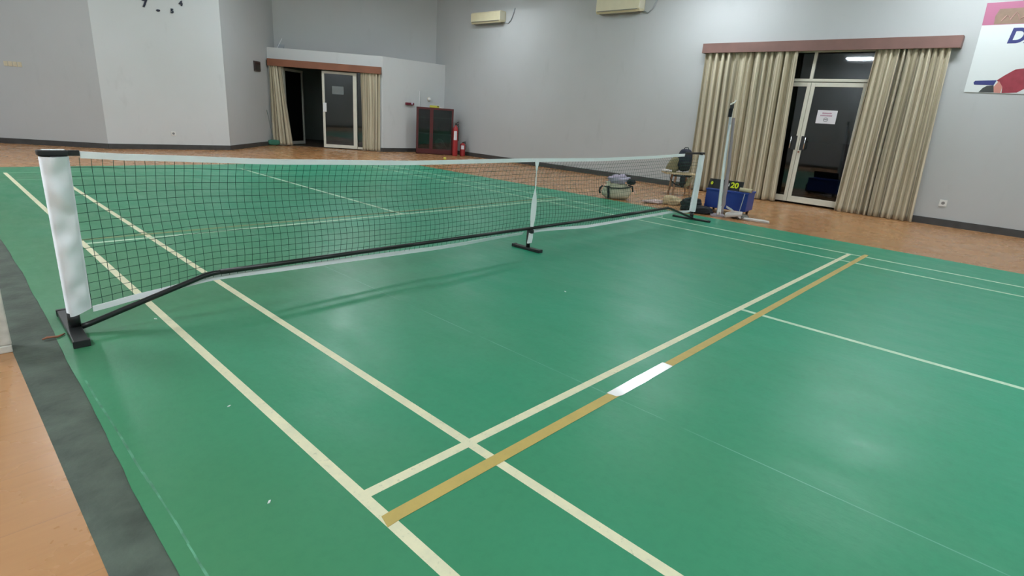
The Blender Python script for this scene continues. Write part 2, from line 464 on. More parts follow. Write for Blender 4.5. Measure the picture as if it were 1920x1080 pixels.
# dark rooms behind the two doorways
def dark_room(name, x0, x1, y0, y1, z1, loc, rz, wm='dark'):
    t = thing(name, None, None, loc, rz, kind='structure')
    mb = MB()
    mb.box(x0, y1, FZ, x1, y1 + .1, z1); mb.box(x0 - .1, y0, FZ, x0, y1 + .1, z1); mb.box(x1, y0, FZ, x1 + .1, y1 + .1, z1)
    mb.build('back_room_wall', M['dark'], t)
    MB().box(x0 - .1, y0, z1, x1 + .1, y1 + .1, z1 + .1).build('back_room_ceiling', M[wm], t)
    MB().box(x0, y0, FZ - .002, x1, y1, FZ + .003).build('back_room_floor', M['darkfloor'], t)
    return t
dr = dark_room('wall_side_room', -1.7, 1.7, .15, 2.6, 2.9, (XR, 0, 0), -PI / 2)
MB().box(-1.4, 1.9, FZ, 1.5, 2.2, 1.06).box(-1.4, 1.85, 1.06, 1.5, 2.25, 1.09).build('low_dark_block', M['darker'], dr)  # dark block added to darken the lower half seen through the glass
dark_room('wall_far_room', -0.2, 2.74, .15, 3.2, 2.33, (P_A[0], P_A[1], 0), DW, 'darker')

# ------------------------------------------------------------------ hall lamps outside the frame: side rows read from reflections, centre ones added fill
lampmats = {}
for i, (x, y, z, e) in enumerate(LAMPS):
    side = 'on the right-hand side' if x > 6 else ('on the left-hand side' if x < 0 else 'added as unseen fill in the middle of the hall')
    t = thing('ceiling_lamp', 'white strip lamp under the ceiling, %s, %s' % (side, ['far end', 'beside the net', 'near side', 'behind the viewer', 'far end', 'beside the net', 'near side', 'behind the viewer', 'far right of centre', 'far left of centre', 'near end'][i]), 'lamp', (x, y, z), 0, 'strip lamps under the ceiling')
    MB().box(-.16, -.68, 0, .16, .68, .07).build('lamp_housing', M['white'], t, bevel=.01)
    if e not in lampmats: lampmats[e] = mat('lit_diffuser', (0.9, 0.9, 0.9), 0.5, emit=LAMP_COL, est=e)
    MB().box(-.14, -.65, -.035, .14, .65, 0).build('diffuser', lampmats[e], t)
    for hy in (-.5, .5): MB().tube([(0, hy, .07), (0, hy, CEIL - z)], .006, 6).build('hanger', M['chrome'], t)

# ------------------------------------------------------------------ court mat with lines
MX0, MX1, MY0, MY1 = -0.475, 6.84, -7.6, 7.35
ct = thing('court_mat', 'green vinyl badminton court mat with cream boundary lines', 'sports mat', (0, 0, 0))
rnd = random.Random(5)
pts = []
y = MY0
while y < MY1:
    pts.append((-.452 + .023 * max(-2.2, min(1.2, y)) + noise.noise(Vector((y * 1.7, 0, 0))) * .007 + noise.noise(Vector((y * 7, 5, 0))) * .004, y)); y += .07
pts.append((-.424, MY1)); pts.append((MX1, MY1)); pts.append((MX1, MY0))
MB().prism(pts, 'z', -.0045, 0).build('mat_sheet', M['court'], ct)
LT = .0006
def line(x0, y0, x1, y1, m='line', name='court_line', parent=ct, h=LT):
    return MB().box(x0, y0, 0, x1, y1, h).build(name, M[m], parent)
line(0, -6.7, .04, 6.7)                      # left sideline
line(.46, -6.7, .50, 6.7)                    # left singles line
line(5.60, -6.7, 5.635, 6.7, 'line2')
line(6.06, -6.7, 6.095, 6.7, 'line2')
line(.04, -2.02, 6.06, -1.98, h=.0008)
line(3.03, -6.7, 3.07, -2.02, 'line2')
line(.04, 1.98, 6.06, 2.02, 'line2', h=.0008)
line(3.03, 2.02, 3.07, 6.7, 'line2')
line(.04, 6.66, 6.06, 6.70, 'line3', h=.0008); line(.04, 5.90, 6.06, 5.94, 'line3', h=.0008)
line(.04, -6.7, 6.06, -6.66, h=.0008); line(.04, -5.94, 6.06, -5.90, h=.0008)
# scuffed pale rim along the mat's left edge
mb = MB(); yy = -3.6
while yy < -.6:
    x = MX0 + .028 + noise.noise(Vector((yy * 2, 9, 0))) * .012
    wd = .004 + .006 * max(0, noise.noise(Vector((yy * 5, 2, 0))) + .4)
    mb.box(x, yy, 0, x + wd, yy + .062, .0004); yy += .06
mb.build('scuffed_edge', M['scuff'], ct)
tag(MB().prism([(-.622, -7.6), (-.622, 7.3), (-.3, 7.3), (-.3, -7.6)], 'z', FZ, -.0048).build('underlay_strip', M['under']),
    'dark grey-green worn underlay strip showing along the left edge of the green mat', 'underlay')
def tape(name, segs, m, label, z=.0013):
    mb = MB()
    for (x0, y0, x1, y1) in segs: mb.box(x0, y0, .0009, x1, y1, z)
    return tag(mb.build(name, M[m]), label, 'tape')
mb = MB().prism([(.0, -2.172), (.05, -2.168), (3, -2.165), (6.10, -2.16), (6.22, -2.155), (6.22, -2.115), (6.1, -2.112), (3, -2.117), (.045, -2.118), (.012, -2.12)], 'z', .0009, .0014)
tag(mb.build('yellow_tape', M['tape']), 'long mustard yellow tape stuck across the near court beside the cream service line', 'tape')
tape('yellow_tape', [(-.0, 2.12, 6.05, 2.17)], 'tape_far', 'faded yellow tape across the court on the far side of the net')
mb = MB().prism([(1.245, -2.16), (1.275, -2.172), (1.765, -2.168), (1.765, -2.108), (1.235, -2.112)], 'z', .0015, .0019)
tag(mb.build('clear_tape_patch', M['clear_tape']), 'short shiny white clear tape patch over the mustard tape', 'tape')

# ------------------------------------------------------------------ portable net
net = thing('portable_net', 'portable low net with black tube frame and white end sleeves across the green mat', 'sports net', (0, 0, 0))
def interp(tab, x):
    if x <= tab[0][0]: return tab[0][1]
    for (a, b), (c, d) in zip(tab, tab[1:]):
        if x <= c:
            t = (x - a) / (c - a); t = t * t * (3 - 2 * t) * .4 + t * .6
            return b + (d - b) * t
    return tab[-1][1]
TOP = [(-.24, .890), (-.04, .877), (.78, .845), (1.7, .829), (3.02, .838), (4.03, .834), (5.0, .85), (5.9, .876), (6.2, .882)]
BOT = [(-.30, .108), (-.05, .140), (.3, .176), (1.12, .164), (1.97, .150), (3.0, .165), (3.2, .172), (3.98, .135), (5.8, .150), (6.25, .122)]
XA, XB = -.285, 6.335
NY = .03
def netpt(x, f):
    zt = interp(TOP, x) - .030; zb = interp(BOT, x)
    side = min(1, (x - XA) / .35, (XB - x) / .35)
    side = max(0, side)
    bil = .045 * math.sin(PI * min(1, (1 - f) / .55)) * (1 if f > .45 else 0) if f > .45 else -.02 * math.sin(PI * f / .45)
    return Vector((x + .004 * noise.noise(Vector((x * 8, f * 6, 0))), NY + bil * side + .006 * noise.noise(Vector((x * 3, f * 4, 2))), zb + (zt - zb) * f))
mb = MB()
NVx, NR = 147, 17
cr = .00135
for i in range(NVx + 1):
    x = XA + (XB - XA) * i / NVx
    mb.tube([netpt(x, j / (NR)) for j in range(NR + 1)], cr, 4, cap=False)
for j in range(1, NR):
    mb.tube([netpt(XA + (XB - XA) * i / (NVx / 1.5), j / NR) for i in range(int(NVx / 1.5) + 1)], cr, 4, cap=False)
mb.build('net_mesh', M['cord'], net)
# top and bottom tapes (folded over the net edge: real thickness)
def band(path, h, th, name, m, twist=None):
    mb = MB(); ws = []
    for i, p in enumerate(path):
        a = twist(i / (len(path) - 1)) if twist else 0
        ws.append(Vector((0, math.sin(a) * h, math.cos(a) * h)))
    mb.ribbon(path, ws, th)
    return mb.build(name, M[m], net)
xs = [-.235 + (5.935 + .235) * i / 70 for i in range(71)]
band([(x, NY, interp(TOP, x) - .016) for x in xs], .032, .007, 'top_tape', 'vinyl')
xs = [XA + (2.97 - XA) * i / 50 for i in range(51)]
band([(x, NY - .004 + .01 * noise.noise(Vector((x * 2, 0, 0))), interp(BOT, x) - .004) for x in xs], .030, .005, 'bottom_tape', 'vinyl', lambda f: .5 * math.sin(f * 5))
xs = [3.10 + (XB - 3.10) * i / 50 for i in range(51)]
band([(x, NY - .004, interp(BOT, x) - .004) for x in xs], .030, .005, 'bottom_tape', 'vinyl', lambda f: .4 * math.sin(f * 4))
# end sleeves: cloth pockets round the posts
def sleeve(xo, xi, zt, zb_o, zb_i, xo_b, xi_b, seed, wa=1.0):
    mb = MB(); nu, nv = 10, 40; vs = []
    for k, off in ((0, -.029), (1, .029)):
        for j in range(nv + 1):
            f = j / nv
            for i in range(nu + 1):
                g = i / nu
                x = (xo_b + (xi_b - xo_b) * g) * (1 - f) + (xo + (xi - xo) * g) * f
                zb = zb_o + (zb_i - zb_o) * g
                z = zb + (zt - zb) * f
                bul = off * (math.sqrt(max(0, 1 - ((g - .28) / .72) ** 2)) if g > .28 else math.sqrt(max(0.0, 1 - ((.28 - g) / .28) ** 2)))
                wr = .011 * noise.noise(Vector((g * 1.2, z * 13, seed))) + .009 * math.sin(z * 31 + g * 2 + seed) * noise.noise(Vector((0, z * 4, seed)))
                edge = math.sin(PI * g) ** .5
                vs.append((x, NY - .008 + bul + wa * wr * edge * 1.4 * (1.6 if k == 0 else .3) - (.004 if k == 0 else -.004) * edge, z))
    n1 = (nu + 1) * (nv + 1)
    fs = []
    for k in (0, 1):
        for j in range(nv):
            for i in range(nu):
                a = k * n1 + j * (nu + 1) + i
                q = (a, a + 1, a + nu + 2, a + nu + 1)
                fs.append(q if k == 0 else q[::-1])
    for j in range(nv):
        for i in (0, nu):
            a = j * (nu + 1) + i; b = a + nu + 1
            fs.append((a, b, b + n1, a + n1))
    mb.add(vs, fs)
    return mb.build('net_sleeve', M['crease'], net, smooth=True)
sleeve(-.392, -.279, .868, .086, .112, -.392, -.288, 1.0)
sleeve(6.455, 6.345, .862, .10, .118, 6.455, 6.320, 4.0, .25)
def endcap(x0, x1, xs0, xs1, z, nm='black_top_band'):
    mb = MB().box(x0, NY - .026, z - .014, x1, NY + .020, z + .012)
    o = mb.build('end_cap', M['blackp'], net, bevel=.006)
    MB().box(min(xs0, xs1), NY - .008, z - .015, max(xs0, xs1), NY + .006, z + .011).build('corner_strap', M['blackp'], net, bevel=.002)
    return o
endcap(-.396, -.28, -.281, -.236, .884)
endcap(6.345, 6.46, 5.95, 6.347, .884)
MB().box(-.375, NY - .02, .896, -.292, NY + .014, .8985).build('white_strip', M['vinyl'], net)
for x in (-.368, 6.395):
    MB().tube([(x, .02, .03), (x, .02, .872)], .019, 16).build('upright_post', M['black'], net, smooth=True)
def tfoot(x, y0, y1, r, skew=0.0, name='foot_bar'):
    h = r * 1.05
    def bar(a, b, k):
        f0 = (a - y0) / (y1 - y0); f1 = (b - y0) / (y1 - y0)
        xa = x - skew + 2 * skew * f0; xb = x - skew + 2 * skew * f1
        return MB().prism([(xa - r * k, a), (xa + r * k, a), (xb + r * k, b), (xb - r * k, b)], 'z', 0, h * k)
    o = bar(y0, y1, 1.0).build(name, M['black'], net, bevel=.004)
    for yy in (y0, y1):
        bar(yy - .012, yy + .012, 1.1).build('foot_end_cap', M['blackp'], net, bevel=.003)
    return o
tfoot(-.375, -.205, .315, .031, .008)
tfoot(3.04, -.135, .178, .025, -.004)
tfoot(6.40, -.225, .268, .024, -.02)
for x, r, h in ((-.368, .026, .105), (6.395, .024, .10)):
    MB().tube([(x, .02, .03), (x, .02, h)], r, 14).build('post_socket', M['black'], net, smooth=True)
# low crossbar
ZB = .208; TY = .002
MB().tube([(-.345, .0, .030), (-.31, TY, .037), (.24, TY, ZB - .008), (.29, TY, ZB), (.36, TY, ZB + .002)], .0145, 12).build('crossbar_arm', M['black'], net, smooth=True)
MB().tube([(.33, TY, ZB + .002), (1.7, TY, ZB + .001)], .0155, 12).build('crossbar', M['black'], net, smooth=True)
MB().tube([(1.68, TY, ZB + .001), (3.04, TY, ZB - .003)], .0145, 12).build('crossbar', M['black'], net, smooth=True)
MB().tube([(3.04, TY, ZB - .003), (4.4, TY, ZB - .004)], .0145, 12).build('crossbar', M['black'], net, smooth=True)
MB().tube([(4.38, TY, ZB - .004), (5.66, TY, ZB + .004)], .0155, 12).build('crossbar', M['black'], net, smooth=True)
MB().tube([(5.62, TY, ZB + .003), (5.68, TY, ZB), (5.74, TY, ZB - .012), (6.34, TY, .038), (6.375, .0, .030)], .0145, 12).build('crossbar_arm', M['black'], net, smooth=True)
for x in (.86, 4.0): MB().lathe([(0, 0), (.004, 0), (.004, .003), (0, .003)], (x, TY, ZB + .013), 8).build('push_button', M['chrome'], net)
MB().tube([(3.040, .010, .02), (3.038, .012, ZB - .004)], .019, 14).build('centre_leg', M['black'], net, smooth=True)
# white centre strap, twisted, knotted at the crossbar
prof = [(.828, .055, 0), (.80, .050, .1), (.76, .034, .3), (.70, .018, .9), (.62, .020, 1.2), (.56, .036, .6), (.50, .058, .2), (.44, .068, 0), (.36, .064, -.1), (.30, .052, -.3), (.25, .036, -.5), (.215, .030, -.6)]
mb = MB(); pth = []; ws = []
for k in range(len(prof) - 1):
    for q in range(4):
        t = q / 4
        a, b = prof[k], prof[k + 1]
        z, wd, an = [a[i] + (b[i] - a[i]) * t for i in range(3)]
        pth.append((3.052 - .015 * (1 - z / .83), -.012 - .008 * math.sin(z * 4), z)); ws.append(Vector((math.cos(an) * wd, math.sin(an) * wd * .8, 0)))
mb.ribbon(pth, ws, .006)
mb.build('centre_strap', M['vinyl'], net, smooth=False)
MB().tube([(3.038, -.018, .165), (3.036, -.018, .196)], .029, 12, flat=.8).build('strap_buckle', M['blackp'], net, bevel=.003)
MB().ribbon([(3.034, -.020, .168), (3.026, -.024, .12), (3.022, -.020, .072)], [Vector((.045, 0, 0)), Vector((.056, 0, 0)), Vector((.056, 0, 0))], .012).build('strap_tail', M['vinyl'], net)
MB().box(3.03, NY - .008, .808, 3.065, NY - .003, .836).build('strap_loop', M['vinyl'], net)

# ------------------------------------------------------------------ big door with curtains, right wall (local x runs along the wall to the viewer's right, y goes into it)
RW = -PI / 2
def on_right(name, label, cat, y, z, x=XR, **k):
    return thing(name, label, cat, (x, y, z), RW, **k)
d1 = thing('door_1', None, None, (XR, 0, 0), RW, kind='structure')
fr = MB()
fr.box(-.92, .0, FZ, -.87, .09, 2.62).box(.87, .0, FZ, .92, .09, 2.62)
fr.box(-.87, .0, 2.57, .87, .09, 2.62).box(-.87, .0, 2.10, .87, .09, 2.145)
fr.box(-.045, .0, 2.145, .0, .09, 2.57)
fr.build('door_frame', M['alu'], d1)
for a, b in ((-.87, -.045), (.0, .87)):
    MB().box(a, .04, 2.145, b, .048, 2.57).build('transom_pane', M['glass'], d1)
def leaf(x0, x1, hx, nm='door_leaf'):
    st = .062
    m_ = MB().box(x0, .01, .03, x0 + st, .05, 2.088).box(x1 - st, .01, .03, x1, .05, 2.088)
    m_.box(x0 + st, .01, 2.018, x1 - st, .05, 2.088).box(x0 + st, .01, .03, x1 - st, .05, .135)
    lf = m_.build(nm, M['alu'], d1, bevel=.004)
    MB().box(x0 + st, .026, .135, x1 - st, .034, 2.018).build('glass_pane', M['glass'], lf)
    c = 1 if hx > 0 else -1
    px = hx
    MB().tube([(px, .01, .975), (px, -.05, .975), (px, -.05, 1.17), (px, .01, 1.17)], .011, 10).build('door_handle', M['chrome'], lf, smooth=True)
    a = (x1 - st - .0, x1 + .0) if hx < 0 else (x0, x0 + st)
    xa, xb = sorted((hx - c * .01, hx - c * .085))
    MB().box(xa, .003, .945, xb, .0098, 1.19).build('handle_plate', M['blackp'], lf)
    return lf
leaf(-.868, -.003, -.125)
l2 = leaf(.003, .868, .115)
MB().lathe([(0, 0), (.016, 0), (.016, .01), (0, .01)], (.03, 0, .915), 12, 'y').build('door_lock', M['rust'], l2)

# printed notice on the right leaf
ps = on_right('paper_sign', 'white printed paper notice stuck on the right glass door between the striped curtains', 'sign', -.352, 1.53, x=XR + .024)
MB().box(-.156, -.001, -.11, .156, .001, .11).build('sheet', M['paper'], ps)
mb = MB()
rnd = random.Random(2)
for r, (zz, a, b, hh) in enumerate([(.062, -.075, .07, .022), (.022, -.10, .085, .022)]):
    x = a
    while x < b:
        wd = rnd.uniform(.008, .016); mb.box(x, -.0022, zz - hh / 2, min(x + wd, b), -.001, zz + hh / 2 * rnd.uniform(.6, 1)); x += wd + .004
mb.build('print', M['ink'], ps)
MB().tube([(.034 * math.cos(a) - .005, -.0018, .03 * math.sin(a) - .045) for a in [2 * PI * i / 20 for i in range(21)]], .004, 5).box(-.028, -.0024, -.05, .018, -.001, -.038).build('symbol', M['ink2'], ps)

# curtains
def curtain(name, label, loc, rz, top, bot, z0, z1, folds, amp, seed, flare=0.0, group=None, yoff=-.088):
    rnd = random.Random(seed)
    t = thing(name, label, 'curtain', loc, rz, group=group)
    nx = folds * 14; nz = 30
    ph = [rnd.uniform(-1.6, 1.6) for _ in range(folds + 2)]
    am = [rnd.uniform(.45, 1.35) for _ in range(folds + 2)]
    vs = []; uv = []
    for j in range(nz + 1):
        f = j / nz      # 0 bottom, 1 top
        for i in range(nx + 1):
            g = i / nx
            u = g * folds
            k = int(min(u, folds - 1e-6)); fr_ = u - k
            a = am[k] * (1 - fr_) + am[k + 1] * fr_
            wob = .35 * noise.noise(Vector((u * .5, f * 1.4, seed)))
            yv = amp * a * math.sin(2 * PI * u + ph[k] * (1 - fr_) + ph[k + 1] * fr_ + wob * 2) + amp * .35 * noise.noise(Vector((u * 1.9, f * .9, seed + 4)))
            yv *= (1.0 - .25 * f)
            gg = g + .012 * math.sin(2 * PI * g) * (1 - f)
            x = (bot[0] + (bot[1] - bot[0]) * gg) * (1 - f) + (top[0] + (top[1] - top[0]) * g) * f
            x += .010 * math.cos(2 * PI * u * 1.0 + 1) + .02 * noise.noise(Vector((u * .35, f * 1.2, seed + 9))) * (1 - f)
            vs.append((x, yoff + yv, z0 + (z1 - z0) * f + .01 * noise.noise(Vector((u * .4, 0, seed))) * (1 - f)))
            uv.append((u / folds * (abs(bot[1] - bot[0]) * 1.9), f * 2.5))
    fs = [(j * (nx + 1) + i, j * (nx + 1) + i + 1, (j + 1) * (nx + 1) + i + 1, (j + 1) * (nx + 1) + i) for j in range(nz) for i in range(nx)]
    mb = MB(); mb.add(vs, fs)
    o = mb.build('curtain_cloth', M['curtain'], t, smooth=True, uv=uv)
    so = o.modifiers.new('thickness', 'SOLIDIFY'); so.thickness = .003; so.offset = 0
    # header tape and rings that carry the cloth behind the pelmet
    MB().tube([(top[0] - .02, yoff, z1 + .01), (top[1] + .02, yoff, z1 + .01)], .012, 8).build('curtain_rail', M['white'], t)
    return t
G1 = 'striped floor-length curtains at the large glass door'
curtain('curtain', 'wide beige striped curtain left of the large glass door, behind the blue crate', (XR, 0, 0), RW, (-1.98, -.29), (-1.93, -.175), .012, 2.66, 13, .058, 3, group=G1)
curtain('curtain', 'wide beige striped curtain right of the large glass door, beside the banner', (XR, 0, 0), RW, (.88, 1.85), (.835, 1.965), .0, 2.66, 12, .056, 8, group=G1)
G2 = 'beige curtains at the far dark doorway'
curtain('curtain', 'narrow pulled-aside beige curtain left of the far dark doorway', (P_A[0], P_A[1], 0), DW, (.045, .345), (.02, .56), .02, 2.05, 6, .035, 5, group=G2, yoff=-.07)
curtain('curtain', 'narrow beige curtain right of the far white-framed glass door', (P_A[0], P_A[1], 0), DW, (2.34, 2.85), (2.38, 2.84), .01, 2.05, 6, .035, 7, group=G2, yoff=-.07)
def pelmet(label, loc, rz, x0, x1, z0, z1, dep, m):
    t = thing('curtain_pelmet', label, 'pelmet', loc, rz)
    MB().box(x0, -dep, z0, x1, -dep + .022, z1).build('front_board', M[m], t, bevel=.004)
    MB().box(x0, -dep + .022, z1 - .02, x1, -.001, z1).build('top_board', M[m], t)
    for a in (x0, x1 - .02): MB().box(a, -dep + .022, z0, a + .02, -.001, z1 - .02).build('side_board', M[m], t)
    return t
pelmet('long red-brown wooden pelmet over the large glass door and striped curtains', (XR, 0, 0), RW, -2.03, 1.965, 2.575, 2.745, .16, 'pelmet')
pelmet('brown wooden pelmet over the far dark doorway', (P_A[0], P_A[1], 0), DW, .03, 2.88, 1.975, 2.145, .14, 'pelmet2')

# ------------------------------------------------------------------ far doorway
d2 = thing('door_2', None, None, (P_A[0], P_A[1], 0), DW, kind='structure')
MB().box(.32, .0, FZ, .36, .10, 2.02).box(2.37, .0, FZ, 2.42, .10, 2.02).box(.36, .0, 1.985, 2.37, .10, 2.02).box(2.235, .02, .02, 2.37, .06, .075).build('door_frame', M['alu'], d2)
lf = MB().box(1.345, .0, .02, 1.405, .04, 1.955).box(2.135, .0, .02, 2.232, .04, 1.955).box(1.405, .0, 1.895, 2.135, .04, 1.955).box(1.405, .0, .02, 2.135, .04, .105).build('door_leaf', M['alu'], d2, bevel=.003)
MB().box(1.405, .016, .105, 2.135, .024, 1.895).build('glass_pane', M['glass'], lf)
MB().box(1.36, -.03, .935, 1.45, -.001, 1.165).build('door_handle', M['white'], lf, bevel=.01)
MB().box(2.245, .02, .075, 2.36, .026, 1.985).build('glass_pane', M['glass'], d2)
# left leaf, swung away into the dark room
sw = MB(); ang = math.radians(72)
L = .86
def rot(p): return (.37 + p[0] * math.cos(ang) - p[1] * math.sin(ang), .06 + p[0] * math.sin(ang) + p[1] * math.cos(ang), p[2])
def rbox(mb, *b):
    q = MB().box(*b); mb.add([rot(v) for v in q.v], q.f)
rbox(sw, 0, 0, .02, .06, .035, 1.95); rbox(sw, L - .06, 0, .02, L, .035, 1.95); rbox(sw, .06, 0, 1.89, L - .06, .035, 1.95); rbox(sw, .06, 0, .02, L - .06, .035, .10)
ol = sw.build('door_leaf', mat('shaded_frame_paint', (0.30, 0.30, 0.27), .5), d2)  # frame colour darkened to stand for the shade inside the far room
g = MB(); rbox(g, .06, .014, .10, L - .06, .020, 1.89); g.build('glass_pane', M['glass'], ol)
ds = thing('paper_sign', 'small grey paper notice on the glass of the far white-framed door', 'sign', tuple(Vector((P_A[0], P_A[1], 1.498)) + Matrix.Rotation(DW, 3, 'Z') @ Vector((1.745, .013, 0))), DW)
MB().box(-.15, -.001, -.10, .15, .001, .10).build('sheet', mat('grey_paper', (.16, .18, .18), .6), ds)

# ------------------------------------------------------------------ clock numerals on the back wall
CW = math.atan2(P_ck1[1] - P_ck0[1], P_ck1[0] - P_ck0[0])
def on_clock(x, z, off=-.004):
    s = (x - P_ck0[0]) / math.cos(CW)
    q = Vector((P_ck0[0], P_ck0[1], z)) + Matrix.Rotation(CW, 3, 'Z') @ Vector((s, off, 0))
    return tuple(q)
GN = 'dark stick-on clock numerals on the light grey wall'
for x, z, tx, sz, lab in [(2.865, 2.785, '7', .20, 'large dark numeral 7 stuck on the light grey back wall'), (3.33, 2.725, '5', .11, 'small dark numeral stuck on the grey wall, lowest on the right of the dash-like mark'),
                          (3.50, 2.895, '4', .13, 'small dark numeral 4 on the grey wall, rightmost and highest of the marks')]:
    o = text_mesh('clock_numeral', tx, sz, M['num'], ext=.006, bold=.006)
    o.location = on_clock(x, z, -.008); o.rotation_euler = (0, 0, CW)
    tag(o, lab, 'clock numeral', GN)
o = MB().prism([(-.038, 0), (-.02, -.02), (.02, -.018), (.038, .004), (.018, .02), (-.02, .018)], 'y', -.012, 0).build('clock_numeral', M['num'])
o.location = on_clock(3.085, 2.70, 0); o.rotation_euler = (0, 0, CW)
tag(o, 'small dark dash-like clock mark on the grey wall right of the 7', 'clock numeral', GN)

def socket(loc, rz, label, s=.085):
    t = thing('wall_socket', label, 'socket', loc, rz, 'white wall sockets near the floor')
    MB().box(-s / 2, -.012, -s / 2, s / 2, 0, s / 2).build('socket_plate', M['socket'], t, bevel=.004)
    MB().lathe([(0, -.014), (.021, -.014), (.024, -.012), (.024, -.0119), (0, -.0119)], (0, 0, 0), 16, 'y').build('socket_well', mat('socket_shadow', (.22, .22, .22), .6), t)
    return t
socket(on_clock(3.116, .325, 0), CW, 'white wall socket low on the light grey wall below the clock numerals')
socket((XR, -2.29, .345), RW, 'white wall socket low on the wall right of the large striped curtains', .10)
# switch plates on the left flank
FLa = math.atan2(P_ck0[1] - P_flL[1], P_ck0[0] - P_flL[0])
def on_flank(P, ang, s, z, off=0):
    return tuple(Vector((P[0], P[1], z)) + Matrix.Rotation(ang, 3, 'Z') @ Vector((s, off, 0)))
s0 = (Vector((.69, 11.28)) - Vector(P_flL)).length
for k in range(4):
    t = thing('light_switch', 'cream light switch in the row on the left wall, %s' % ['leftmost', 'second from left', 'third from left', 'rightmost'][k], 'light switch', on_flank(P_flL, FLa, s0 - .02 + k * .077, 1.468), FLa, 'row of cream switches on the left wall')
    MB().box(-.033, -.012, -.043, .033, 0, .043).build('switch_plate', M['plate'], t, bevel=.003)
    MB().box(-.012, -.017, -.02, .012, -.0121, .02).build('rocker', M['plate'], t)
# dark box on the right flank
FRa = math.atan2(P_A[1] - P_ck1[1], P_A[0] - P_ck1[0])
s1 = (Vector((5.29, 11.26)) - Vector(P_ck1)).length
t = thing('wall_box', 'small dark brown framed box on the wall left of the far doorway', 'wall box', on_flank(P_ck1, FRa, s1 + .17, 1.91), FRa)
MB().box(-.17, -.03, -.115, .17, 0, .115).build('box_body', mat('dark_brown', (.055, .04, .04), .4), t, bevel=.005)
MB().box(-.14, -.034, -.085, .14, -.0301, .085).build('box_face', mat('brown_glass', (.03, .025, .028), .2), t)
# broom leaning in the corner
br = thing('broom', 'thin broom leaning in the corner with a green brush head beside the narrow curtain', 'broom', (5.86, 11.62, 0), 0)
MB().tube([(-.01, .01, .12), (-.22, -.16, .89)], .009, 8).build('broom_handle', mat('grey_green_handle', (.20, .25, .24), .5), br)
MB().blob((.0, .03, .07), (.15, .05, .07), 3, .15, 3, 2).build('brush_head', M['brush'], br, smooth=True)
# leftover fitting on the ledge
t = thing('ledge_bracket', 'small dark box with a pale slanted stick on the ledge above the far doorway', 'bracket', (6.22, 11.72, 2.424), DW)
MB().box(-.12, .08, 0, .04, .16, .10).build('bracket_box', M['pipe'], t, bevel=.005)
MB().tube([(-.10, .02, .005), (.02, .05, .24)], .008, 6).build('pale_stick', M['white'], t)

# ------------------------------------------------------------------ air conditioners
def aircon(y, z0, h, L, label):
    t = on_right('air_conditioner', label, 'air conditioner', y, z0, group='cream wall air conditioners')
    MB().prism([(-.0, 0.03), (-.17, 0.0), (-.215, .05), (-.22, h - .03), (-.19, h), (0, h)], 'x', -L / 2, L / 2).build('casing', M['ac'], t, bevel=.008)
    MB().box(-L / 2 + .04, -.2195, .035, L / 2 - .04, -.214, .050).build('air_flap', M['acgrille'], t)
    MB().box(-L / 2 + .06, -.16, -.006, L / 2 - .06, -.05, .012).build('air_outlet', M['acgrille'], t)
    MB().box(L / 2 - .02, -.216, .06, L / 2 + .004, -.03, h - .02).build('side_panel', mat('side_plastic', (.74, .70, .55), .4), t, bevel=.004)
    MB().tube([(L / 2 + .004, -.03, .02), (L / 2 + .10, -.02, -.01), (L / 2 + .20, -.02, .06), (L / 2 + .27, -.02, .20), (L / 2 + .31, -.005, .33)], .012, 8).build('drain_pipe', M['pipe'], t, smooth=True)
    return t
aircon(8.08, 3.40, .27, 1.08, 'cream wall air conditioner high on the right wall, the farther one')
aircon(4.06, 3.40, .33, 1.08, 'cream wall air conditioner high on the right wall, the nearer one')

# ------------------------------------------------------------------ banner
bn = on_right('banner', 'white vinyl banner with a pink top stripe and blue letters on the right wall', 'banner', -2.11, 0, x=XR - .003)
MB().prism([(0, 3.18), (.014, 2.88), (.03, 1.98), (3.4, 1.92), (3.4, 3.2)], 'y', -.008, 0).build('banner_sheet', M['ban'], bn)
def pat(name, pts, m, z=-.010):
    return MB().prism([(-(y + 2.11), zz) for y, zz in pts], 'y', z, -.0081).build(name, M[m], bn)
pat('pink_stripe', [(-2.111, 3.178), (-2.124, 2.885), (-5.5, 2.885), (-5.5, 3.198)], 'banpink')
pat('gold_panel', [(-2.255, 2.892), (-2.245, 3.0), (-2.275, 3.09), (-5.4, 3.12), (-5.4, 2.892)], 'bangold', -.011)
mb = MB()
mb.tube([(-(a + 2.11), -.0125, b) for a, b in [(-2.33, 2.93), (-2.37, 3.0), (-2.40, 2.99), (-2.42, 2.94), (-2.47, 3.04), (-2.50, 3.0), (-2.52, 2.94), (-2.58, 3.0), (-2.66, 3.04), (-2.7, 2.95)]], .008, 6)
mb.build('pale_flourish', M['banpat'], bn)
pat('navy_bar', [(-2.222, 2.113), (-2.235, 2.137), (-2.48, 2.147), (-2.461, 2.079), (-2.236, 2.083)], 'bannavy')
pat('dark_shape', [(-2.312, 1.98), (-2.347, 2.04), (-2.389, 2.07), (-2.461, 2.079), (-2.487, 1.98)], 'bandark')
pat('peach_shape', [(-2.487, 1.98), (-2.466, 2.057), (-2.506, 2.138), (-2.563, 2.06), (-2.562, 1.975)], 'banskin', -.0105)
pat('red_shape', [(-2.48, 2.146), (-2.548, 2.212), (-2.646, 2.291), (-2.735, 2.306), (-2.9, 2.30), (-3.1, 2.16), (-3.1, 2.0), (-2.806, 2.034), (-2.74, 1.985), (-2.575, 1.975), (-2.563, 2.059)], 'banred', -.0095)
o = text_mesh('blue_lettering', 'DA', .265, M['bannavy'], bn, ext=.001, shear=.12, bold=.010, align='LEFT')
o.location = (.345, -.0095, 2.725)

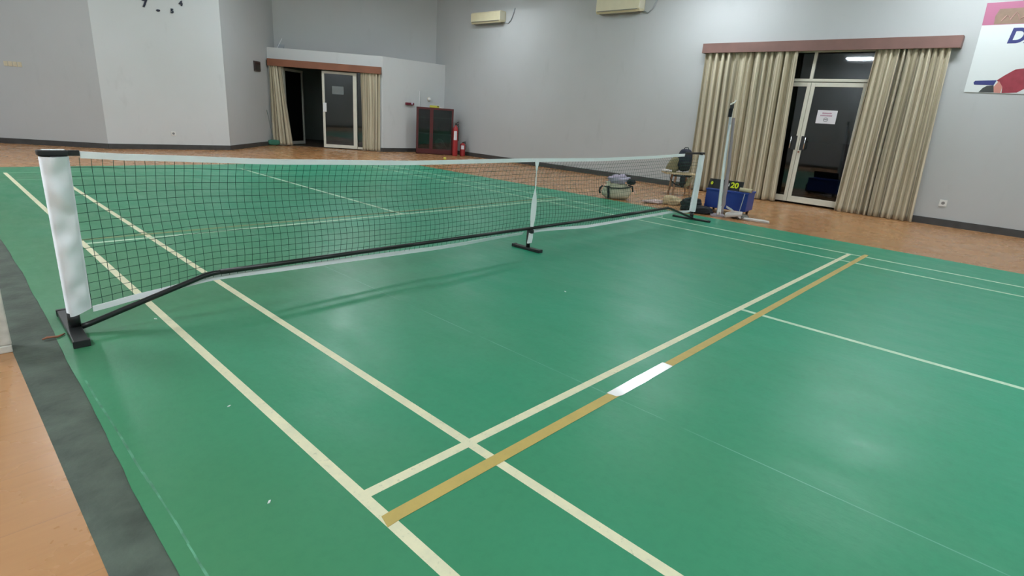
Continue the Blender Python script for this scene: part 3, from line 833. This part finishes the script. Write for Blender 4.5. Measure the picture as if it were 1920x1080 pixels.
# ------------------------------------------------------------------ fire hydrant corner
CBa = math.atan2(8.90 - 9.45, 9.66 - 8.82)
cb = thing('hydrant_cabinet', 'dark red fire hose cabinet with glass doors in the far corner', 'cabinet', (8.84, 9.42, 0), CBa)
CW_, CH, CD = 1.0, 1.235, .26
m_ = MB()
m_.box(0, .02, 0, .03, CD, CH).box(CW_ - .03, .02, 0, CW_, CD, CH).box(0, CD - .02, 0, CW_, CD, CH).box(0, .02, CH - .03, CW_, CD, CH).box(0, .02, 0, CW_, CD, .09)
m_.build('cabinet_body', M['redd'], cb)
for (a, b) in ((.0, .40), (.40, 1.0)):
    dd = MB().box(a, 0, .02, a + .045, .02, CH).box(b - .045, 0, .02, b, .02, CH).box(a + .045, 0, CH - .05, b - .045, .02, CH).box(a + .045, 0, .02, b - .045, .02, .14)
    dd = dd.build('cabinet_door', mat('cabinet_red', (.085, .012, .014), .35), cb)
    MB().box(a + .045, .008, .14, b - .045, .012, CH - .05).build('glass_pane', M['glass'], dd)
MB().box(.385, -.012, .45, .40, -.0005, .56).build('cabinet_latch', M['blackp'], cb)
mb = MB()
for k in range(3):
    r = .12 - k * .03
    mb.tube([(.66 + r * math.cos(a), .14, .28 + r * 1.1 * math.sin(a)) for a in [2 * PI * i / 20 for i in range(21)]], .016, 8)
mb.tube([(.60, .12, .42), (.72, .12, .40), (.82, .12, .22), (.88, .12, .12)], .02, 8)
mb.build('fire_hose', M['hose'], cb, smooth=True)
MB().tube([(.60, .1, .62), (.60, .1, .78)], [.022, .008], 10).build('hose_nozzle', M['chrome'], cb, smooth=True)
MB().blob((.2, .13, .18), (.14, .08, .10), 2.2, .2, 3, 8, flatb=False).build('folded_hose', M['blackc'], cb, smooth=True)
t = thing('yellow_case', 'small yellow case lying on top of the red hose cabinet', 'case', (9.33, 9.27, 1.235), CBa)
MB().box(-.14, -.05, 0, .12, .05, .06).build('case_body', M['yellow'], t, bevel=.012); MB().box(.06, -.06, .03, .10, -.05, .055).build('case_clip', M['blackp'], t)
t = tag(MB().lathe([(0, 0), (.05, 0), (.052, .012), (0, .02)], (0, 0, 0), 16).build('white_disc', M['socket'], None, smooth=True), 'small white disc lying on the hose cabinet beside the yellow case', 'lid')
t.location = (9.43, 9.13, 1.235)
def extinguisher(x, y, r, h, label, face):
    t = thing('fire_extinguisher', label, 'fire extinguisher', (x, y, FZ), face, 'red fire extinguishers in the far corner')
    MB().lathe([(0, 0), (r * .96, 0), (r, .02), (r, h * .76), (r * .85, h * .83), (r * .4, h * .87), (r * .3, h * .9), (0, h * .9)], n=24).build('cylinder', M['red'], t, smooth=True)
    # label wrapped on the front
    vs = []; n = 10
    for j in (0, 1):
        for i in range(n + 1):
            a = -PI / 2 + (-.62 + 1.24 * i / n)
            vs.append(((r + .0015) * math.cos(a), (r + .0015) * math.sin(a), h * (.47 if j == 0 else .73)))
    MB().add(vs, [(i, i + 1, n + 2 + i, n + 1 + i) for i in range(n)]).build('extinguisher_label', M['paper'], t, smooth=True)
    MB().tube([(0, 0, h * .88), (0, 0, h * .95)], r * .25, 8).tube([(0, 0, h * .94), (r * 1.1, -r * .3, h)], r * .13, 6).tube([(0, 0, h * .92), (r * 1.2, -r * .3, h * .93)], r * .12, 6).build('squeeze_valve', M['blackp'], t)
    MB().tube([(0, 0, h * .92), (r * 1.1, 0, h * .88), (r * 1.25, 0, h * .7), (r * 1.2, 0, h * .45)], r * .13, 8).build('discharge_hose', M['blackp'], t, smooth=True)
    return t
extinguisher(9.62, 8.70, .072, .92, 'tall red fire extinguisher with white label standing against the hose cabinet', -.75)
extinguisher(9.90, 8.70, .075, .40, 'short red fire extinguisher on the floor right of the tall one', -.75)
t = thing('alarm_bell', 'small dark red fire alarm fitting on the wall left of the hose cabinet', 'alarm', (8.93, 9.875, 1.29), -.02)
MB().box(-.15, -.05, -.03, .12, 0, .035).build('alarm_body', mat('alarm_red', (.16, .015, .03), .4), t, bevel=.008)
MB().lathe([(0, -.075), (.02, -.07), (.028, -.05), (0, -.05)], (.045, 0, .01), 14, 'y').build('alarm_lamp', M['lilac'], t, smooth=True)
tag(MB().tube([(9.25, 9.86, 1.22), (9.25, 9.86, 1.66)], .011, 8).build('wall_conduit', M['white']), 'thin white conduit on the wall above the hose cabinet', 'conduit')
t = thing('wall_dome', 'small round white dome fixture on the wall above the hose cabinet', 'sensor', (9.60, 9.875, 1.455), 0)
MB().lathe([(0, -.06), (.03, -.055), (.05, -.03), (.055, 0), (0, 0)], (0, 0, 0), 20, 'y').build('dome', M['socket'], t, smooth=True)
MB().lathe([(0, -.012), (.062, -.012), (.062, 0), (0, 0)], (0, 0, 0), 20, 'y').build('dome_base', M['plate'], t)
t = tag(MB().lathe([(.037 * math.cos(a) + 1e-4, .037 * math.sin(a)) for a in [-PI / 2 + PI * i / 14 for i in range(15)]], n=20).build('ball', M['ball'], None, smooth=True), 'small yellow ball on the brown floor beyond the net near the red cabinet', 'ball')
t.location = (8.45, 7.72, .037 + FZ)

# ------------------------------------------------------------------ things beside the court at the right
# duffel bag with towel
db = thing('duffel_bag', 'cream canvas duffel bag with dark straps on the brown floor right of the mat', 'bag', (7.09, 1.70, FZ), math.radians(-52))
def taper(p): return Vector((p.x * (1 - .12 * max(0, p.z) / .12), p.y * (1 - .25 * max(0, p.z) / .12), p.z))
MB().blob((0, 0, .125), (.235, .13, .125), 3.2, .10, 2.6, 3, taper).build('bag_body', M['creamc'], db, smooth=True)
MB().tube([(-.22, -.10, .20), (-.10, -.135, .185), (.05, -.137, .19), (.21, -.11, .215)], .009, 6).build('zip', M['blackc'], db)
MB().ribbon([(-.13, -.138, .01), (-.14, -.142, .10), (-.15, -.135, .18), (-.14, -.08, .235)], (.034, 0, .0), .005).build('strap', M['blackc'], db)
MB().ribbon([(-.135, -.11, .215), (-.16, -.10, .275), (-.17, -.05, .28), (-.15, 0, .25)], (.05, 0, .01), .005).build('strap', M['creamc'], db)
MB().tube([(-.24, -.04, .20), (-.275, -.07, .17), (-.285, -.08, .12), (-.27, -.08, .08)], .015, 8).build('end_handle', M['blackc'], db, smooth=True)
MB().tube([(.17, -.09, .24), (.235, -.07, .225), (.255, -.06, .14)], .013, 8).build('end_handle', M['blackc'], db, smooth=True)
t = tag(MB().blob((0, 0, 0), (.15, .085, .07), 2.2, .45, 2.6, 11, flatb=False).build('towel', M['lilac'], None, smooth=True), 'pale lilac towel bundled on top of the cream duffel bag', 'towel')
t.location = (7.10, 1.69, .315); t.rotation_euler = (0, 0, math.radians(-52))
t = tag(MB().blob((0, 0, 0), (.07, .06, .038), 2.2, .3, 3, 5, flatb=False).build('black_pouch', M['blackc'], None, smooth=True), 'small black pouch on the right end of the cream duffel bag', 'pouch')
t.location = (7.18, 1.50, .285)

# wooden stool with things on it
ch = thing('wooden_stool', 'small wooden stool with pale seat behind the far end of the net', 'stool', (8.85, 1.52, FZ), math.radians(-47))
MB().box(-.30, -.17, .375, .28, .17, .405).build('seat', M['tan'], ch, bevel=.012)
for a, b in ((-.10, -.12), (.16, -.12), (-.10, .12), (.16, .12)):
    MB().tube([(a * 1.2, b * 1.25, 0), (a, b, .378)], [.018, .022], 8).build('leg', M['wood'], ch)
MB().box(-.10, -.13, .18, .17, -.115, .205).build('stretcher', M['wood'], ch)
R47 = Matrix.Rotation(math.radians(-47), 3, 'Z')
def at_stool(x, y, z): return tuple(Vector((8.85, 1.52, FZ)) + R47 @ Vector((x, y, z)))
bp = thing('backpack', 'round black backpack standing on the wooden stool behind the net end', 'backpack', at_stool(.02, -.03, .405), math.radians(-47))
MB().blob((.02, 0, .225), (.125, .10, .20), 2.5, .10, 2.2, 6, flatb=False).build('pack_body', M['navyc'], bp, smooth=True)
MB().blob((.02, -.09, .13), (.09, .045, .09), 2.6, .1, 2, 3, flatb=False).build('front_pocket', M['blackc'], bp, smooth=True)
MB().tube([(-.03, 0, .41), (0, 0, .45), (.05, 0, .45), (.07, 0, .41)], .008, 8).build('grab_handle', M['blackc'], bp, smooth=True)
jk = tag(MB().blob((0, 0, .13), (.095, .09, .14), 2.6, .25, 2.4, 9, lambda p: Vector((p.x * (1 - .35 * p.z / .14) + .25 * max(0, p.z), p.y, p.z)), flatb=False).build('khaki_jacket', M['khaki'], None, smooth=True), 'crumpled khaki jacket on the stool seat against the black backpack', 'jacket')
jk.location = at_stool(-.15, 0, .408); jk.rotation_euler = (0, 0, math.radians(-47))
t = tag(MB().blob((0, 0, 0), (.09, .07, .025), 2.2, .2, 3, 2, flatb=False).build('sun_hat', M['webw'], None, smooth=True), 'white cloth hat on the left end of the stool seat', 'hat')
t.location = at_stool(-.26, -.06, .43); t.rotation_euler = (0, 0, math.radians(-47))
hb = thing('hanging_bag', 'dark bag with looping strap hanging from the front of the wooden stool', 'bag', at_stool(0, -.20, 0), math.radians(-47))
MB().blob((.01, 0, .27), (.05, .03, .10), 2.4, .25, 2.4, 4, flatb=False).build('bag_body', M['blackc'], hb, smooth=True)
MB().ribbon([(-.24, 0, .385), (-.235, -.01, .33), (-.19, -.015, .26), (-.12, -.015, .21), (-.04, -.01, .19)], [Vector((.0, 0.002, .022))] * 5, .006).build('shoulder_strap', M['blackc'], hb)
MB().box(-.17, -.004, .345, .17, .004, .374).build('top_strap', M['blackc'], hb)
t = tag(MB().blob((0, 0, 0), (.045, .03, .10), 2.2, .3, 2.4, 7, lambda p: Vector((p.x - p.z * -.4, p.y, p.z)), flatb=False).build('hanging_cloth', M['khaki'], None, smooth=True), 'khaki cloth hanging below the stool seat beside the dark bag', 'cloth')
t.location = at_stool(.12, -.20, .265); t.rotation_euler = (0, 0, math.radians(-47))

# tote and cloth on the floor
def wedge(p): return Vector((p.x, p.y, p.z * (1.15 - .55 * (p.x + .12) / .12 * .5)))
t = tag(MB().blob((0, 0, .055), (.17, .11, .085), 2.4, .22, 2.4, 12, wedge).build('tan_tote_bag', M['tan'], None, smooth=True), 'slumped tan cloth tote on the floor in front of the wooden stool', 'bag')
t.location = (7.53, .90, FZ); t.rotation_euler = (0, 0, math.radians(-47))
t = tag(MB().blob((0, 0, .025), (.17, .075, .032), 2.2, .25, 2.4, 14, lambda p: Vector((p.x, p.y, p.z * (1 + p.x / .17 * .5)))).build('pink_cloth', M['pink'], None, smooth=True), 'pale pink cloth lying flat left of the tan tote', 'cloth')
t.location = (7.30, 1.14, FZ); t.rotation_euler = (0, 0, math.radians(-47))
# black bags
bb = thing('black_sports_bag', 'black sports bag lying on the floor behind the right net post', 'bag', (7.18, .42, FZ), math.radians(-48))
MB().blob((0, 0, .09), (.15, .12, .11), 2.6, .22, 2.2, 21).build('bag_body', M['blackc'], bb, smooth=True)
MB().tube([(-.08, -.06, .17), (-.03, -.09, .21), (.04, -.08, .20), (.08, -.05, .15)], .009, 6).build('handle', M['blackp'], bb, smooth=True)
t = tag(MB().blob((0, 0, .045), (.19, .10, .062), 2.5, .22, 2.6, 31).build('black_racket_cover', M['blackc'], None, smooth=True), 'flat black racket cover on the floor between the net post and the pale pole', 'racket cover')
t.location = (7.11, .25, FZ); t.rotation_euler = (0, 0, math.radians(-62))

# blue crate on castors with score board
cr_ = thing('blue_crate', 'blue plastic crate on small wheels beside the pale net pole', 'crate', (7.46, .02, FZ), math.radians(-83))
m_ = MB()
m_.box(-.305, -.02, .075, .305, .0, .335).box(-.305, .36, .075, .305, .38, .335).box(-.305, 0, .075, -.285, .36, .335).box(.285, 0, .075, .305, .36, .335).box(-.285, 0, .075, .285, .36, .095)
m_.build('crate_body', M['blue'], cr_, bevel=.005)
MB().box(-.315, -.03, .325, .315, .39, .352).build('crate_lid', M['blue'], cr_, bevel=.006)
for a in (-.25, .25):
    for b in (.03, .33):
        MB().lathe([(0, -.012), (.036, -.012), (.036, .012), (0, .012)], (a, b, .036), 16, 'x').box(a - .018, b - .02, .036, a + .018, b + .02, .078).build('castor', M['blackp'], cr_)
RC = Matrix.Rotation(math.radians(-83), 3, 'Z')
def at_crate(x, y, z): return tuple(Vector((7.46, .02, FZ)) + RC @ Vector((x, y, z)))
sb = thing('score_board', 'black flip score board with yellow 20 standing on the blue crate', 'score board', at_crate(-.07, .06, .353), math.radians(-83))
MB().prism([(0, 0), (.03, 0), (.075, .135), (.06, .135)], 'x', -.25, .25).build('stand', M['blackp'], sb)
tilt = math.radians(-24)
for x, tx, sz, mm, nm in [(.020, '1', .055, 'wtxt', 'white_digit'), (.052, '1', .055, 'wtxt', 'white_digit'), (.135, '20', .115, 'yel', 'yellow_digits'), (-.2, '0', .06, 'yel', 'yellow_digits')]:
    MB().prism([(-.0, 0), (.004, 0), (.062, .13), (.058, .13)], 'x', x - (.066 if tx == '20' else .014), x + (.066 if tx == '20' else .014)).build('flip_card', M['blackp'], sb).location = (0, -.006, .002)
    o = text_mesh(nm, tx, sz, M[mm], sb, ext=.0015, bold=.004)
    o.location = (x, .019, .072); o.rotation_euler = (tilt, 0, 0)
    if tx == '20': o.scale = (1.0, 1, 1)
t = thing('cream_roll', 'cream rolled mat lying on the right end of the blue crate', 'roll', at_crate(.20, .03, .384), math.radians(-83))
MB().tube([(-.04, 0, 0), (.13, .01, -.002)], .030, 14).build('rolled_sheet', M['rollc'], t, smooth=True)
MB().tube([(.131, .01, -.002), (.135, .01, -.002)], .02, 12).build('roll_end', M['wood'], t)
t = thing('metal_stick', 'thin grey stick leaning on the front of the blue crate', 'stick', at_crate(.24, -.10, 0), math.radians(-83))
MB().tube([(.0, -.02, .008), (.02, .055, .34)], .006, 6).build('rod', M['pipe'], t)

# badminton post with wrapped net
po = thing('badminton_post', 'tall pale blue metal badminton post standing beside the mat in front of the striped curtain', 'net post', (7.13, -.03, FZ), math.radians(-60))
LEAN = Vector((.045, .0, 0))
MB().tube([(0, 0, .02), (-.065, 0, 1.50)], .019, 14).build('post_tube', M['postm'], po, smooth=True)
MB().box(-.10, -.06, 0, .10, .16, .022).build('base_plate', M['mauve'], po, bevel=.004)
MB().tube([(-.065, 0, 1.49), (-.068, 0, 1.565)], .026, 12).build('top_pulley', M['blackp'], po)
MB().tube([(-.095, -.03, 1.54), (-.045, -.03, 1.57), (-.03, 0, 1.60)], .010, 8).build('cord_hook', M['socket'], po)
MB().box(-.10, -.03, 1.38, -.05, -.02, 1.49).build('ratchet', M['blackc'], po)
wn = thing('rolled_badminton_net', 'bundled badminton net in mauve webbing hanging down the pale blue post', 'net', (7.13, -.03, FZ), math.radians(-60))
mb = MB(); pth = []; ws = []
for i in range(30):
    f = i / 29; z = .05 + 1.32 * (1 - f)
    pth.append((.048 - .070 * (1 - f) + .012 * math.sin(f * 3) + .012 * noise.noise(Vector((z * 5, 0, 0))) - (f > .9) * .02, -.035 - .02 * f + .01 * math.sin(z * 13), z))
    ws.append(Vector((.024 + .034 * f ** 1.3 + .008 * noise.noise(Vector((z * 9, 3, 0))), .01, 0)))
mb.ribbon(pth, ws, .028)
mb.build('net_bundle', M['mauve'], wn, smooth=True)
mb = MB(); pth = []; ws = []
for i in range(24):
    f = i / 23; z = .03 + 1.25 * (1 - f)
    pth.append((-.005 - .045 * (1 - f) - .012 * math.sin(f * 5), -.035 - .025 * f, z)); ws.append(Vector((.018 + .035 * f, 0, 0)))
mb.ribbon(pth, ws, .012); mb.build('white_headband', M['vinyl'], wn, smooth=True)
# loose ends on the floor
mb = MB()
def loop(cx, cy, rx, ry, a0, a1, z, n=18, tilt=0): return [(cx + rx * math.cos(a0 + (a1 - a0) * i / n), cy + ry * math.sin(a0 + (a1 - a0) * i / n), z + tilt * math.sin(PI * i / n)) for i in range(n + 1)]
mb.ribbon(loop(.20, -.10, .11, .07, PI, -PI * .9, .035, 22, .05), (0, 0, .05), .012)
mb.build('strap_coil', M['webw'], wn, smooth=True)
MB().ribbon([(.10, .0, .15), (.17, -.05, .12), (.24, -.12, .07), (.29, -.17, .035)], (0, .012, .03), .010).build('strap_end', M['webw'], wn)
MB().ribbon([(.25, -.06, .03), (.36, -.12, .02), (.46, -.17, .026), (.58, -.2, .024), (.66, -.24, .022)], [Vector((0, .03, .01)), Vector((.0, .035, .012)), Vector((0, .05, .015)), Vector((0, .055, .015)), Vector((0, .05, .01))], .022).build('strap_end', M['webw'], wn)
MB().blob((.30, -.03, .03), (.12, .09, .035), 2.2, .35, 3, 3).build('net_heap', M['hose'], wn, smooth=True)

# ------------------------------------------------------------------ near-left corner
t = thing('white_post', 'worn white painted wooden post on the wood floor at the left edge of the mat', 'post', (-.71, -.03, FZ), 0)
MB().prism([(-.075, -.045), (.092, -.05), (.088, .05), (-.075, .05)], 'z', .035, .92).build('post_shaft', M['oldwhite'], t, bevel=.006)
MB().box(-.078, -.052, 0, .09, .052, .035).build('post_base', M['oldwhite'], t, bevel=.004)
MB().box(-.078, -.0535, 0, -.02, -.0521, .06).build('base_stain', M['rust'], t)
t = tag(MB().tube([(0, 0, .006), (.018, .012, .007), (.04, .010, .006), (.058, .0, .007), (.075, .012, .007), (.09, .03, .006)], [.004, .006, .005, .006, .005, .003], 8).build('brown_cord', M['rust'], None, smooth=True), 'short reddish brown cord on the mat beside the left net foot', 'cord')
t.location = (-.505, -.02, 0)
GS = 'tiny white feather scraps on the green mat'
for (x, y, s, rz, lab) in [(-.207, -1.839, 1.0, .5, 'tiny white feather scrap on the mat left of the cream sideline, nearest to the viewer'), (2.306, -1.022, 1.1, 1.2, 'tiny white feather scrap on the open mat in front of the net'), (-.08, -1.183, .9, .2, 'tiny white feather scrap left of the sideline in front of the net foot'),
                           (-.023, -.008, 1.2, 2.0, 'tiny white feather scrap at the sideline under the left net end'), (6.16, .33, 2.4, .9, 'pale feather standing on the mat near the right net foot')]:
    big = s > 2
    mb = MB()
    if big: mb.prism([(-.012, 0), (.014, 0), (.004, .012), (.010, .045), (.0, .012)], 'y', -.002, .002)
    else: mb.prism([(-.009 * s, 0), (-.002 * s, -.004 * s), (.009 * s, .001), (.004 * s, .005 * s)], 'z', 0, .003)
    o = tag(mb.build('feather_scrap', M['feather']), lab, 'feather', GS)
    o.location = (x, y, .0003); o.rotation_euler = (0, 0, rz)
